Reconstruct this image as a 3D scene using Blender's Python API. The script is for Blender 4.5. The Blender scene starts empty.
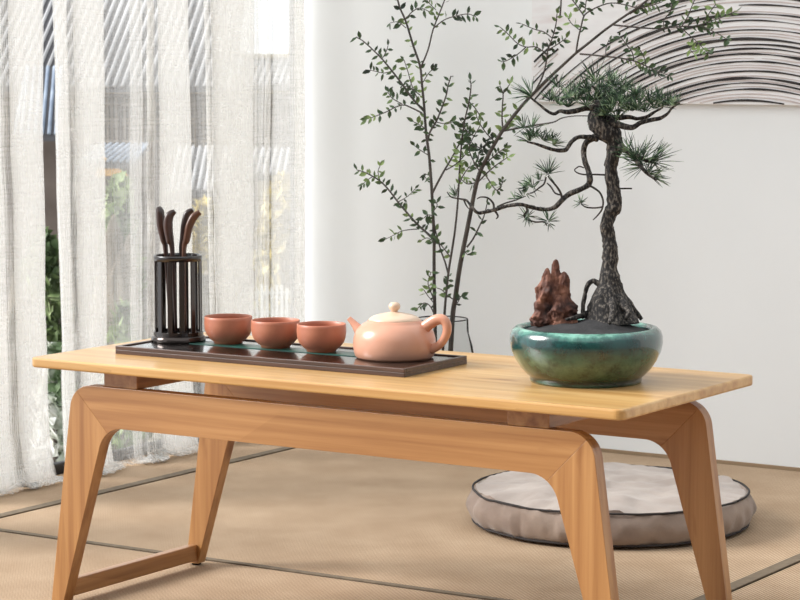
import bpy, bmesh, math, random
from mathutils import Vector, Matrix, noise
random.seed(7)
sc = bpy.context.scene
col = sc.collection
PI = math.pi

# ------------------------------------------------------------------ camera
F = 2453.466
PITCH = math.radians(5.8644); YAW = math.radians(32.6443)
CAM = Vector((1.8244, -2.808, 0.792))
FW = Vector((-math.sin(YAW)*math.cos(PITCH), math.cos(YAW)*math.cos(PITCH), -math.sin(PITCH)))
RT = Vector((math.cos(YAW), math.sin(YAW), 0))
UP = RT.cross(FW)
cd = bpy.data.cameras.new('camera'); cam = bpy.data.objects.new('camera', cd); col.objects.link(cam)
cd.sensor_width = 36; cd.lens = F/800*36; cd.clip_end = 200; cd.clip_start = 0.05
cam.matrix_world = Matrix.Translation(CAM) @ Matrix((RT, UP, -FW)).transposed().to_4x4()
sc.camera = cam
cd.dof.use_dof = True; cd.dof.focus_distance = 3.4; cd.dof.aperture_fstop = 45

def ray(px, py): return FW*F + RT*(px-400) + UP*(300-py)
def onplane(px, py, ax, v):
    d = ray(px, py); return CAM + d*((v-CAM[ax])/d[ax])
def atdepth(px, py, D): return CAM + ray(px, py)*(D/F)

# ------------------------------------------------------------------ helpers
def tag(o, label=None, cat=None, group=None, kind=None):
    if label: o['label'] = label
    if cat: o['category'] = cat
    if group: o['group'] = group
    if kind: o['kind'] = kind
    return o
def empty(name, loc, rz=0):
    o = bpy.data.objects.new(name, None); col.objects.link(o)
    o.location = loc; o.rotation_euler = (0, 0, rz); o.empty_display_size = .05
    return o
class MB:
    def __init__(s): s.v = []; s.f = []; s.sm = []
    def add(s, vs, fs, smooth=False):
        n = len(s.v); s.v += [tuple(v) for v in vs]
        for f in fs: s.f.append(tuple(i+n for i in f)); s.sm.append(smooth)
    def box(s, x0, x1, y0, y1, z0, z1, M=None):
        vs = [Vector((x, y, z)) for z in (z0, z1) for y in (y0, y1) for x in (x0, x1)]
        if M: vs = [M @ v for v in vs]
        s.add(vs, [(0,2,3,1),(4,5,7,6),(0,1,5,4),(2,6,7,3),(0,4,6,2),(1,3,7,5)])
    def lathe(s, prof, n=48, M=None, close=False, smooth=True):
        vs = []
        for r, z in prof:
            for k in range(n):
                a = 2*PI*k/n; v = Vector((r*math.cos(a), r*math.sin(a), z)); vs.append(M @ v if M else v)
        fs = []
        m = len(prof)
        for i in range(m if close else m-1):
            j = (i+1) % m
            for k in range(n):
                l = (k+1) % n; fs.append((i*n+k, i*n+l, j*n+l, j*n+k))
        s.add(vs, fs, smooth)
    def tube(s, pts, rad, n=8, smooth=True, ell=1.0):
        pts = [Vector(p) for p in pts]
        m = len(pts)
        if not hasattr(rad, '__len__'): rad = [rad]*m
        t0 = (pts[1]-pts[0]).normalized()
        a = Vector((0,0,1)) if abs(t0.z) < .9 else Vector((1,0,0))
        nn = t0.cross(a).normalized(); vs = []
        for i, p in enumerate(pts):
            t = (pts[min(i+1, m-1)]-pts[max(i-1, 0)]).normalized()
            nn = (nn - t*nn.dot(t)).normalized(); b = t.cross(nn)
            for k in range(n):
                an = 2*PI*k/n; vs.append(p + (nn*math.cos(an)+b*math.sin(an)*ell)*rad[i])
        fs = [(i*n+k, i*n+(k+1)%n, (i+1)*n+(k+1)%n, (i+1)*n+k) for i in range(m-1) for k in range(n)]
        fs += [tuple(range(n))[::-1], tuple((m-1)*n+k for k in range(n))]
        s.add(vs, fs, smooth)
    def prism(s, poly, y0, y1):
        n = len(poly)
        vs = [(x, y0, z) for x, z in poly] + [(x, y1, z) for x, z in poly]
        s.add(vs, [tuple(range(n)), tuple(range(2*n-1, n-1, -1))] + [(i, i+n, (i+1)%n+n, (i+1)%n) for i in range(n)])
    def build(s, name, mat, parent=None, bevel=0, seg=2, origin=None, fix=True):
        me = bpy.data.meshes.new(name)
        vs = s.v
        if origin is not None: vs = [tuple(Vector(v)-Vector(origin)) for v in vs]
        me.from_pydata(vs, [], s.f)
        me.polygons.foreach_set('use_smooth', s.sm)
        me.update()
        if fix:
            bm = bmesh.new(); bm.from_mesh(me); bmesh.ops.recalc_face_normals(bm, faces=bm.faces); bm.to_mesh(me); bm.free()
        me.materials.append(mat)
        o = bpy.data.objects.new(name, me); col.objects.link(o)
        if origin is not None: o.location = origin
        if parent: o.parent = parent
        if bevel:
            b = o.modifiers.new('bevel', 'BEVEL'); b.width = bevel; b.segments = seg; b.limit_method = 'ANGLE'; b.angle_limit = math.radians(40)
        return o
def local(parent, pts):
    """world points into an unrotated parent's space"""
    return [Vector(p)-parent.location for p in pts]
def smooth_path(pts, rad=None, k=5):
    P = [Vector(p) for p in pts]; out = []; ro = []
    n = len(P)
    for i in range(n-1):
        p0 = P[max(i-1,0)]; p1 = P[i]; p2 = P[i+1]; p3 = P[min(i+2,n-1)]
        for j in range(k):
            t = j/k
            out.append(.5*((2*p1)+(p2-p0)*t+(2*p0-5*p1+4*p2-p3)*t*t+(3*p1-p0-3*p2+p3)*t**3))
            if rad: ro.append(rad[i]*(1-t)+rad[i+1]*t)
    out.append(P[-1])
    if rad: ro.append(rad[-1])
    return out, ro

# ------------------------------------------------------------------ materials
def srgb(c):
    return tuple((x/255/12.92 if x/255 <= .04045 else ((x/255+.055)/1.055)**2.4) for x in c) + (1,)
def newmat(name):
    m = bpy.data.materials.new(name); m.use_nodes = True
    nt = m.node_tree; nt.nodes.clear()
    out = nt.nodes.new('ShaderNodeOutputMaterial')
    return m, nt, out
def N(nt, t, **kw):
    n = nt.nodes.new(t)
    for k, v in kw.items():
        if k in n.inputs: n.inputs[k].default_value = v
        else: setattr(n, k, v)
    return n
def coords(nt, scale=(1,1,1), rot=(0,0,0)):
    tc = N(nt, 'ShaderNodeTexCoord'); mp = N(nt, 'ShaderNodeMapping')
    mp.inputs['Scale'].default_value = scale; mp.inputs['Rotation'].default_value = rot
    nt.links.new(tc.outputs['Object'], mp.inputs['Vector']); return mp.outputs['Vector']
def ramp(nt, fac, stops):
    r = N(nt, 'ShaderNodeValToRGB'); e = r.color_ramp.elements
    e[0].position, e[0].color = stops[0][0], srgb(stops[0][1])
    e[1].position, e[1].color = stops[-1][0], srgb(stops[-1][1])
    for p, c in stops[1:-1]:
        x = e.new(p); x.color = srgb(c)
    nt.links.new(fac, r.inputs['Fac']); return r.outputs['Color']
def simple(name, stops, scale=8, stretch=(1,1,1), rough=.5, bump=0, bscale=None, detail=4, metallic=0, coat=0, sheen=0, spec=.5, rot=(0,0,0), bdist=.002):
    m, nt, out = newmat(name)
    b = N(nt, 'ShaderNodeBsdfPrincipled', Roughness=rough, Metallic=metallic)
    b.inputs['Coat Weight'].default_value = coat; b.inputs['Coat Roughness'].default_value = .12
    b.inputs['Sheen Weight'].default_value = sheen
    b.inputs['Specular IOR Level'].default_value = spec
    v = coords(nt, stretch, rot)
    nz = N(nt, 'ShaderNodeTexNoise', Scale=scale, Detail=detail); nt.links.new(v, nz.inputs['Vector'])
    if len(stops) == 1: stops = [(0, stops[0]), (1, stops[0])]
    nt.links.new(ramp(nt, nz.outputs['Fac'], stops), b.inputs['Base Color'])
    if bump:
        n2 = N(nt, 'ShaderNodeTexNoise', Scale=bscale or scale*3, Detail=5); nt.links.new(v, n2.inputs['Vector'])
        bp = N(nt, 'ShaderNodeBump', Strength=bump, Distance=bdist)
        nt.links.new(n2.outputs['Fac'], bp.inputs['Height']); nt.links.new(bp.outputs['Normal'], b.inputs['Normal'])
    nt.links.new(b.outputs['BSDF'], out.inputs['Surface'])
    return m

def bamboo(name, axis, base, dark, light, rough=.32):
    """laminated bamboo: narrow strips along axis, fine grain, scattered node marks"""
    m, nt, out = newmat(name); L = nt.links.new
    b = N(nt, 'ShaderNodeBsdfPrincipled', Roughness=rough)
    b.inputs['Coat Weight'].default_value = .15; b.inputs['Coat Roughness'].default_value = .25
    st = {0:(1.2,45,45), 1:(45,1.2,45), 2:(45,45,1.2)}[axis]
    v = coords(nt, st)
    n1 = N(nt, 'ShaderNodeTexNoise', Scale=1.3, Detail=5, Roughness=.6); L(v, n1.inputs['Vector'])
    c1 = ramp(nt, n1.outputs['Fac'], [(.3, dark), (.5, base), (.72, light)])
    # broad strips
    st2 = {0:(2.2,26,26), 1:(26,2.2,26), 2:(26,26,2.2)}[axis]
    v2 = coords(nt, st2)
    vo = N(nt, 'ShaderNodeTexVoronoi', Scale=1.0); vo.inputs['Randomness'].default_value = .8; L(v2, vo.inputs['Vector'])
    hs = N(nt, 'ShaderNodeMix', data_type='RGBA', blend_type='MULTIPLY'); hs.inputs[0].default_value = 1
    g = ramp(nt, vo.outputs['Color'], [(0, (226,220,212)), (1, (255,255,255))])
    L(c1, hs.inputs[6]); L(g, hs.inputs[7])
    # node marks
    st3 = {0:(9,30,30), 1:(30,9,30), 2:(30,30,9)}[axis]
    v3 = coords(nt, st3)
    n3 = N(nt, 'ShaderNodeTexNoise', Scale=.55, Detail=3); L(v3, n3.inputs['Vector'])
    k = ramp(nt, n3.outputs['Fac'], [(.66, (255,255,255)), (.72, (196,168,140)), (.8, (176,140,110))])
    mm = N(nt, 'ShaderNodeMix', data_type='RGBA', blend_type='MULTIPLY'); mm.inputs[0].default_value = .8
    L(hs.outputs[2], mm.inputs[6]); L(k, mm.inputs[7])
    L(mm.outputs[2], b.inputs['Base Color'])
    bp = N(nt, 'ShaderNodeBump', Strength=.12, Distance=.0008); L(n1.outputs['Fac'], bp.inputs['Height']); L(bp.outputs['Normal'], b.inputs['Normal'])
    L(b.outputs['BSDF'], out.inputs['Surface']); return m

TOPC = ((205,162,102), (188,140,80), (222,184,126))
FRC = ((172,123,74), (144,95,53), (192,144,92))
m_top = bamboo('bamboo_top', 0, *TOPC, rough=.3)
m_bx = bamboo('bamboo_rail', 0, *FRC); m_bz = bamboo('bamboo_leg', 2, *FRC); m_by = bamboo('bamboo_cross', 1, *FRC)
m_pad = simple('felt_black', [(25,22,20)], rough=.9)
m_wall = simple('white_plaster', [(.3,(229,230,229)),(.7,(233,234,233))], scale=3, rough=.9, bump=.05, bscale=60)
m_wall2 = simple('grey_plaster', [(140,143,147)], rough=.9)
m_base = simple('floor_edge_tan', [(148,124,96)], rough=.8)
m_darkframe = simple('dark_frame', [(30,27,25)], rough=.5)
m_traydark = simple('tray_wood', [(.3,(52,34,26)),(.7,(84,58,46))], scale=6, stretch=(2,30,30), rough=.35, coat=.2)
m_trayin = simple('tray_black_gloss', [(22,18,17)], rough=.12, coat=.5)
m_teal = simple('teal_inlay', [(.3,(18,54,47)),(.7,(38,92,80))], scale=40, rough=.3)
m_cup = simple('clay_cup', [(.3,(168,100,74)),(.7,(186,118,90))], scale=30, rough=.42, bump=.04, bscale=400, bdist=.0005)
m_pot = simple('clay_teapot', [(.3,(196,134,106)),(.7,(212,158,132))], scale=9, rough=.3, coat=.15)
m_lid = simple('clay_lid', [(.3,(212,178,150)),(.7,(222,194,168))], scale=12, rough=.3, coat=.2)
m_black = simple('dark_lacquer', [(.3,(22,16,14)),(.7,(40,28,24))], scale=10, stretch=(8,8,1), rough=.25, coat=.4)
m_ring = simple('base_ring', [(70,62,58)], rough=.15, metallic=.7)
m_tool = simple('dark_wood_tool', [(.3,(34,20,15)),(.7,(70,40,28))], scale=14, stretch=(3,3,1), rough=.35, coat=.2)
m_tool2 = simple('brown_wood_tool', [(.3,(66,38,24)),(.7,(112,68,44))], scale=14, stretch=(3,3,1), rough=.35)
m_soil = simple('black_soil', [(.3,(26,25,25)),(.7,(52,50,50))], scale=30, rough=.85, bump=.5, bscale=300)
m_bark = simple('pine_bark', [(.38,(16,13,12)),(.5,(38,33,30)),(.68,(112,104,95))], scale=330, stretch=(1,1,.5), rough=.85, bump=.9, bscale=150, detail=6, bdist=.003)
m_twig = simple('dark_twig', [(.3,(34,30,28)),(.7,(62,56,50))], scale=60, rough=.8)
m_stem = simple('plant_stem', [(.3,(52,47,43)),(.7,(86,79,72))], scale=30, rough=.8)
m_rock = simple('brown_rock', [(.34,(40,20,14)),(.5,(92,54,40)),(.68,(150,102,80))], scale=55, rough=.75, bump=.9, bscale=90, detail=6, bdist=.004)
m_leaf = simple('leaf_green', [(.34,(30,44,28)),(.5,(62,86,50)),(.64,(150,174,104))], scale=16, rough=.5)
m_needle = simple('needle_green', [(.36,(18,40,24)),(.52,(44,76,46)),(.66,(150,174,136))], scale=90, rough=.5)
m_piping = simple('dark_piping', [(44,38,36)], rough=.85)

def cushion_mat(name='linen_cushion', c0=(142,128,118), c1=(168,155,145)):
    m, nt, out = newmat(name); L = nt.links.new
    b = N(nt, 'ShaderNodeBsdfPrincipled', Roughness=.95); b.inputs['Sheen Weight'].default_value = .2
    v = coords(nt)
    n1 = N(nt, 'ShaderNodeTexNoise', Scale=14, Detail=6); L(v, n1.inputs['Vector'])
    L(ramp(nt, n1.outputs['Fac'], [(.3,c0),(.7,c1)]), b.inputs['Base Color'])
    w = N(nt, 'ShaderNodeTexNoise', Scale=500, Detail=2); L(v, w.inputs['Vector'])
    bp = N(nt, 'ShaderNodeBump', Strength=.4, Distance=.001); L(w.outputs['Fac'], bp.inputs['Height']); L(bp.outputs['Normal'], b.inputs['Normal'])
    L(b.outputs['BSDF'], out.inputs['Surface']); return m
m_cush = cushion_mat(); m_cush_shade = cushion_mat('linen_cushion_shaded_side', (118,100,88), (150,132,118))  # same linen darkened for the side: its shade is put into the colour

def tatami_mat():
    m, nt, out = newmat('woven_straw'); L = nt.links.new
    b = N(nt, 'ShaderNodeBsdfPrincipled', Roughness=.85); b.inputs['Specular IOR Level'].default_value = .25
    v = coords(nt)
    w1 = N(nt, 'ShaderNodeTexWave', Scale=60, Distortion=.8); w1.bands_direction = 'X'; w1.inputs['Detail'].default_value = 1; L(v, w1.inputs['Vector'])
    w2 = N(nt, 'ShaderNodeTexWave', Scale=50, Distortion=.8); w2.bands_direction = 'Y'; L(v, w2.inputs['Vector'])
    mul = N(nt, 'ShaderNodeMath', operation='MULTIPLY'); L(w1.outputs['Fac'], mul.inputs[0]); L(w2.outputs['Fac'], mul.inputs[1])
    ad = N(nt, 'ShaderNodeMath', operation='MULTIPLY_ADD'); L(w1.outputs['Fac'], ad.inputs[0]); ad.inputs[1].default_value = .6; L(mul.outputs[0], ad.inputs[2])
    n = N(nt, 'ShaderNodeTexNoise', Scale=9, Detail=5); L(v, n.inputs['Vector'])
    c1 = ramp(nt, n.outputs['Fac'], [(.3,(174,148,120)),(.7,(192,167,139))])
    c2 = ramp(nt, ad.outputs[0], [(0,(168,156,144)),(.55,(255,255,255))])
    mx = N(nt, 'ShaderNodeMix', data_type='RGBA', blend_type='MULTIPLY'); mx.inputs[0].default_value = 1; L(c1, mx.inputs[6]); L(c2, mx.inputs[7])
    L(mx.outputs[2], b.inputs['Base Color'])
    bp = N(nt, 'ShaderNodeBump', Strength=.5, Distance=.001); L(ad.outputs[0], bp.inputs['Height']); L(bp.outputs['Normal'], b.inputs['Normal'])
    L(b.outputs['BSDF'], out.inputs['Surface']); return m
m_tatami = tatami_mat()
m_edge = simple('mat_border', [(.3,(98,84,66)),(.7,(116,100,80))], scale=80, rough=.8)
m_gap = simple('dark_subfloor', [(26,20,16)], rough=.9)

def glaze():
    m, nt, out = newmat('teal_glaze'); L = nt.links.new
    b = N(nt, 'ShaderNodeBsdfPrincipled', Roughness=.22); b.inputs['Coat Weight'].default_value = .6; b.inputs['Coat Roughness'].default_value = .08
    v = coords(nt)
    tc = N(nt, 'ShaderNodeSeparateXYZ'); L(v, tc.inputs[0])
    n1 = N(nt, 'ShaderNodeTexNoise', Scale=14, Detail=7, Roughness=.65); L(v, n1.inputs['Vector'])
    # height 0..0.073 plus drip noise
    h = N(nt, 'ShaderNodeMath', operation='MULTIPLY'); L(tc.outputs['Z'], h.inputs[0]); h.inputs[1].default_value = 13.7
    a = N(nt, 'ShaderNodeMath', operation='MULTIPLY_ADD'); L(n1.outputs['Fac'], a.inputs[0]); a.inputs[1].default_value = .5; L(h.outputs[0], a.inputs[2])
    s = N(nt, 'ShaderNodeMath', operation='SUBTRACT'); L(a.outputs[0], s.inputs[0]); s.inputs[1].default_value = .25
    c = ramp(nt, s.outputs[0], [(0.02,(50,84,68)),(.09,(18,32,26)),(.2,(60,88,64)),(.42,(80,108,80)),(.56,(44,88,74)),(.72,(20,62,62)),(.9,(26,78,74)),(.97,(70,130,114)),(1.0,(118,174,154))])
    n2 = N(nt, 'ShaderNodeTexNoise', Scale=45, Detail=6, Roughness=.75); L(v, n2.inputs['Vector'])
    g = ramp(nt, n2.outputs['Fac'], [(.34,(90,110,104)),(.58,(255,255,255))])
    mx = N(nt, 'ShaderNodeMix', data_type='RGBA', blend_type='MULTIPLY'); mx.inputs[0].default_value = .8; L(c, mx.inputs[6]); L(g, mx.inputs[7])
    L(mx.outputs[2], b.inputs['Base Color'])
    L(b.outputs['BSDF'], out.inputs['Surface']); return m
m_glaze = glaze()

def linen():
    """sheer linen: open weave lets part of the light straight through"""
    m, nt, out = newmat('sheer_linen'); L = nt.links.new
    v = coords(nt, (1, 18, .5)); v2 = coords(nt, (1, 1.0, 16))
    n1 = N(nt, 'ShaderNodeTexNoise', Scale=26, Detail=4); L(v, n1.inputs['Vector'])
    n2 = N(nt, 'ShaderNodeTexNoise', Scale=14, Detail=4); L(v2, n2.inputs['Vector'])
    hf = N(nt, 'ShaderNodeMath', operation='MULTIPLY_ADD'); L(n2.outputs['Fac'], hf.inputs[0]); hf.inputs[1].default_value = .45; hf.inputs[2].default_value = .275
    ad = N(nt, 'ShaderNodeMath', operation='ADD'); L(n1.outputs['Fac'], ad.inputs[0]); L(hf.outputs[0], ad.inputs[1])
    al = N(nt, 'ShaderNodeMapRange'); al.inputs['From Min'].default_value = .7; al.inputs['From Max'].default_value = 1.3
    al.inputs['To Min'].default_value = .19; al.inputs['To Max'].default_value = .40; L(ad.outputs[0], al.inputs['Value'])
    d = N(nt, 'ShaderNodeBsdfDiffuse', Color=srgb((238,236,232))); t = N(nt, 'ShaderNodeBsdfTranslucent', Color=srgb((238,236,232)))
    bp = N(nt, 'ShaderNodeBump', Strength=.35, Distance=.003); L(ad.outputs[0], bp.inputs['Height']); L(bp.outputs['Normal'], d.inputs['Normal'])
    m1 = N(nt, 'ShaderNodeMixShader'); m1.inputs[0].default_value = .45; L(d.outputs[0], m1.inputs[1]); L(t.outputs[0], m1.inputs[2])
    tr = N(nt, 'ShaderNodeBsdfTransparent')
    m2 = N(nt, 'ShaderNodeMixShader'); L(al.outputs[0], m2.inputs[0]); L(tr.outputs[0], m2.inputs[1]); L(m1.outputs[0], m2.inputs[2])
    L(m2.outputs[0], out.inputs['Surface']); return m
m_linen = linen()

def glass(name, tint=(255,255,255), refl=.08, body=0.0):
    m, nt, out = newmat(name); L = nt.links.new
    tr = N(nt, 'ShaderNodeBsdfTransparent', Color=srgb(tint)); g = N(nt, 'ShaderNodeBsdfGlossy', Roughness=.03)
    fr = N(nt, 'ShaderNodeLayerWeight', Blend=.06)
    mx = N(nt, 'ShaderNodeMixShader'); L(fr.outputs[0], mx.inputs[0]); L(tr.outputs[0], mx.inputs[1]); L(g.outputs[0], mx.inputs[2])
    L(mx.outputs[0], out.inputs['Surface']); return m
m_glass = glass('window_glass'); m_vase = glass('vase_glass', tint=(240,241,241))

# outdoors
m_ground = simple('garden_ground', [(.35,(70,68,56)),(.5,(112,106,92)),(.65,(160,154,140))], scale=6, rough=.95)
m_tile = simple('grey_roof_tile', [(.3,(150,148,148)),(.7,(188,186,186))], scale=2, rough=.7)
m_tileg = simple('roof_tile_channel', [(96,94,96)], rough=.8)
m_tileblue = simple('blue_grey_tile', [(.3,(110,122,140)),(.7,(170,180,192))], scale=3, rough=.7)
m_beam = simple('cream_beam', [(206,190,160)], rough=.7)
m_wood = simple('dark_timber', [(.3,(96,84,76)),(.7,(124,110,102))], scale=3, rough=.8)
m_latt = simple('pale_lattice', [(160,146,132)], rough=.8)
m_orange = simple('orange_gable', [(214,164,92)], rough=.8)
m_shrubg = simple('shrub_green', [(.35,(66,86,48)),(.5,(116,134,84)),(.65,(176,190,136))], scale=4, rough=.6)
m_shruby = simple('shrub_yellow', [(.35,(112,98,44)),(.5,(172,152,78)),(.65,(220,204,136))], scale=4, rough=.6)
m_shrubw = simple('shrub_white', [(.4,(110,130,90)),(.55,(240,238,230)),(.65,(250,250,248))], scale=5, rough=.6)
m_stone = simple('garden_stone', [(.35,(72,64,54)),(.65,(128,118,104))], scale=1.5, rough=.9, bump=.6, bscale=4, bdist=.05)
m_picket = simple('white_picket', [(222,220,214)], rough=.7)

# ------------------------------------------------------------------ room
WX = -1.155; WY = 1.44
mb = MB(); mb.box(WX-.12, 3.2, -3.6, WY+.12, -.08, -.012)
fl = mb.build('floor', m_gap); tag(fl, kind='structure')
mb = MB(); mb.box(WX, 3.2, WY, WY+.12, -.012, 2.6)
tag(mb.build('wall_back', m_wall), kind='structure')
mb = MB()
mb.box(WX-.12, WX, .0, WY, 2.25, 2.6); mb.box(WX-.12, WX, -.12, .0, -.012, 2.6)
tag(mb.build('wall_left', m_wall), kind='structure')
# window: dark sill track, jambs, head, glass
mb = MB(); mb.box(WX-.12, 3.3, -3.7, -3.6, -.012, 2.6); tag(mb.build('wall_front_unseen', m_wall2), kind='structure')  # unseen wall, added to cut sky light coming from the front
mb = MB(); mb.box(3.2, 3.3, -3.6, WY, -.012, 2.6); tag(mb.build('wall_right_unseen', m_wall2), kind='structure')  # also out of view, added to hold back sky light from the right
wf = MB()
wf.box(WX-.016, WX-.001, 0, WY, -.012, .02); wf.box(WX-.016, WX-.001, 0, WY, 2.2, 2.25)
wf.box(WX-.016, WX-.001, 0, .04, .02, 2.2); wf.box(WX-.016, WX-.001, WY-.006, WY, .02, 2.2)
win = wf.build('window_1', m_darkframe, bevel=.003); tag(win, kind='structure')
g = MB(); g.box(WX-.010, WX-.007, .04, WY-.006, .02, 2.2); g.build('window_pane', m_glass, win)
mb = MB(); mb.box(WX+.0, 3.2, WY-.006, WY, -.012, .006)
tag(mb.build('trim_back', m_base), kind='structure')

# tatami mats
SA, SC, SB = -.956, .328, .19
def mat_thing(x0, x1, y0, y1, label, bl, br, bf, bb):
    root = empty('tatami_mat', ((x0+x1)/2, (y0+y1)/2, 0)); ox, oy = root.location.x, root.location.y
    g_ = .0022
    x0 += g_; x1 -= g_; y0 += g_; y1 -= g_
    w = .022
    t = MB(); t.box(x0-ox, x1-ox, y0-oy, y1-oy, -.012, 0); t.build('woven_surface', m_tatami, root, bevel=.001)
    for flag, bx in ((bl, (x0, x0+w, y0, y1)), (br, (x1-w, x1, y0, y1)), (bf, (x0, x1, y0, y0+w*.55)), (bb, (x0, x1, y1-w*.55, y1))):
        if flag:
            e = MB(); e.box(bx[0]-ox, bx[1]-ox, bx[2]-oy, bx[3]-oy, -.004, .0012); e.build('cloth_border', m_edge, root, bevel=.0006)
    tag(root, label, 'mat', 'tatami floor mats')
mat_thing(WX, SA, SB, WY-.006, 'narrow straw mat running along the foot of the sheer curtain', 0, 1, 1, 0)
mat_thing(SA, SC, SB, WY-.006, 'wide beige woven straw mat carrying the round cushion', 0, 1, 1, 0)
mat_thing(SC, 3.2, SB, WY-.006, 'straw mat at right edge, beyond the seam beside the rear table leg', 0, 0, 1, 0)
mat_thing(WX, 3.2, -3.6, SB, 'large foreground straw mat under the front table legs', 0, 0, 0, 0)

# ------------------------------------------------------------------ table
tb = empty('coffee_table', (0, 0, 0))
tag(tb, 'low golden bamboo coffee table with splayed legs, on straw mats', 'table')
def fillet(P0, Cn, P1, r, n=8):
    P0, Cn, P1 = map(Vector, (P0, Cn, P1))
    a = (P0-Cn).normalized(); b = (P1-Cn).normalized()
    th = a.angle(b); d = r/math.tan(th/2); ce = Cn + (a+b).normalized()*(r/math.sin(th/2))
    s = Cn+a*d-ce; e = Cn+b*d-ce; out = []
    ang = math.atan2(s.x*e.y-s.y*e.x, s.dot(e))
    for i in range(n+1):
        t = ang*i/n; out.append((ce.x+s.x*math.cos(t)-s.y*math.sin(t), ce.y+s.x*math.sin(t)+s.y*math.cos(t)))
    return out
ZT, ZU = .3205, .2635
outer = fillet((.0, ZT), (.4145, ZT), (.4585, .004), .036, 12)      # top rail -> outer leg
inner = fillet((.0, ZU), (.3575, ZU), (.4365, .004), .042, 12)      # underside -> inner leg
mo, mi = 6, 6
rail_r = outer[:mo+1] + inner[:mi+1][::-1]
leg_r = outer[mo:] + [(.4585, .004), (.4365, .004)] + inner[mi:][::-1]
for y0, y1, who in ((-.17, -.149, 'front'), (.145, .164, 'rear')):
    poly = [(-x, z) for x, z in outer[:mo+1]][::-1] + outer[:mo+1] + inner[:mi+1][::-1] + [(-x, z) for x, z in inner[:mi+1]]
    r = MB(); r.prism(poly, y0, y1); r.build('rail', m_bx, tb, bevel=.0005)
    for s in (1, -1):
        l = MB(); l.prism([(s*x, z) for x, z in leg_r], y0, y1); lo = l.build('leg', m_bz, tb, bevel=.0005)
        p = MB(); p.lathe([(0, .0012), (.0075, .0012), (.0075, .006), (0, .006)], 16, Matrix.Translation((s*.446, (y0+y1)/2, 0))); p.build('foot_pad', m_pad, lo)
for s in (1, -1):
    c = MB(); x0, x1 = (.292, .352) if s > 0 else (-.360, -.301); c.box(x0, x1, -.166, .166, ZT, .343); c.build('cross_rail', m_by, tb, bevel=.001)
    c = MB(); x0, x1 = sorted((s*.4365, s*.451)); c.box(x0, x1, -.145, .145, .009, .034); c.build('stretcher', m_by, tb, bevel=.0015)
# table top with rounded corners
t = MB(); R = .012; n = 6; pl = []
for cx, cy, a0 in ((.468-R, .1925-R, 0), (-.4745+R, .1925-R, 90), (-.4745+R, -.1925+R, 180), (.468-R, -.1925+R, 270)):
    for i in range(n+1):
        a = math.radians(a0+90*i/n); pl.append((cx+R*math.cos(a), cy+R*math.sin(a)))
nv = len(pl)
t.add([(x, y, .343) for x, y in pl]+[(x, y, .357) for x, y in pl], [tuple(range(nv))[::-1], tuple(range(nv, 2*nv))]+[(i, (i+1)%nv, (i+1)%nv+nv, i+nv) for i in range(nv)])
t.build('tabletop', m_top, tb, bevel=.003, seg=3)
TZ = .357

# ------------------------------------------------------------------ tea tray
tr = empty('tea_tray', (-.156, -.008, TZ), math.radians(.9))
tag(tr, 'long dark wooden tea tray with teal inlay, on the bamboo table', 'tray')
hx, hy, th = .2425, .083, .0115
o = MB()
o.box(-hx, hx, -hy, hy, 0, .006)
o.box(-hx, hx, -hy, -hy+.006, .006, th); o.box(-hx, hx, hy-.006, hy, .006, th)
o.box(-hx, -hx+.006, -hy+.006, hy-.006, .006, th); o.box(hx-.006, hx, -hy+.006, hy-.006, .006, th)
o.build('rim', m_traydark, tr, bevel=.0006)
o = MB(); o.box(-hx+.0065, hx-.0065, -hy+.0065, hy-.0065, .006, .0098); o.build('black_panel', m_trayin, tr)
o = MB(); o.box(-.190, .120, .003, .040, .0098, .0106); o.build('teal_inlay', m_teal, tr)
SZ = TZ+.0106      # surface of the inlay
SP = TZ+.0098

def px_x(px, y, z, py):      # x where the sight line of a column meets the row y = const
    return onplane(px, py, 1, y).x

# ------------------------------------------------------------------ cups
def cup_at(x, y, z, label):
    root = empty('tea_cup', (x, y, z)); tag(root, label, 'cup', 'terracotta tea cups on the tray')
    out = [(0,.0022),(.0165,.0022),(.0175,0),(.0205,0),(.0212,.0025),(.026,.006),(.0315,.0125),(.0342,.020),(.0350,.028),(.0347,.035),(.0345,.0385),(.0338,.0392),(.0330,.0385),(.0328,.034),(.0318,.022),(.028,.013),(.018,.007),(0,.0055)]
    b = MB(); b.lathe(out, 56); b.build('bowl', m_cup, root)
    return root
CY = .022
labs = ['round terracotta tea cup beside the black tool holder, leftmost in the row', 'round terracotta tea cup in the middle of the row of three', 'round terracotta tea cup nearest the teapot spout']
for px, l, yy in ((228.5, labs[0], .026), (275.7, labs[1], .022), (321.5, labs[2], .018)):
    cup_at(px_x(px, yy, 0, 345), yy, SZ, l)

# ------------------------------------------------------------------ teapot
TPX, TPY = px_x(394.5, .02, 0, 350), .02
tp = empty('teapot', (TPX, TPY, SP)); tag(tp, 'squat peach clay teapot with round knob lid and loop handle', 'teapot')
body = [(0,.002),(.044,.002),(.046,0),(.051,.0),(.0545,.003),(.0565,.010),(.0572,.018),(.0567,.027),(.0545,.035),(.0500,.042),(.0430,.0475),(.0375,.0505),(.0365,.0525),(.0350,.0520),(.033,.050),(.031,.048)]
b = MB(); b.lathe(body, 72); b.build('body', m_pot, tp)
lid = MB(); lid.lathe([(.0,.0500),(.0345,.0500),(.0358,.0520),(.0352,.0540),(.031,.0570),(.024,.0595),(.015,.0615),(.007,.0630),(.0045,.0640),(0,.0640)], 64)
lo = lid.build('lid', m_lid, tp)
kn = MB(); kn.lathe([(0,.0635),(.0042,.0637),(.0048,.0655),(.0072,.0675),(.0082,.0705),(.0076,.0738),(.0050,.0762),(0,.077)], 32); kn.build('knob', m_lid, lo)
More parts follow.
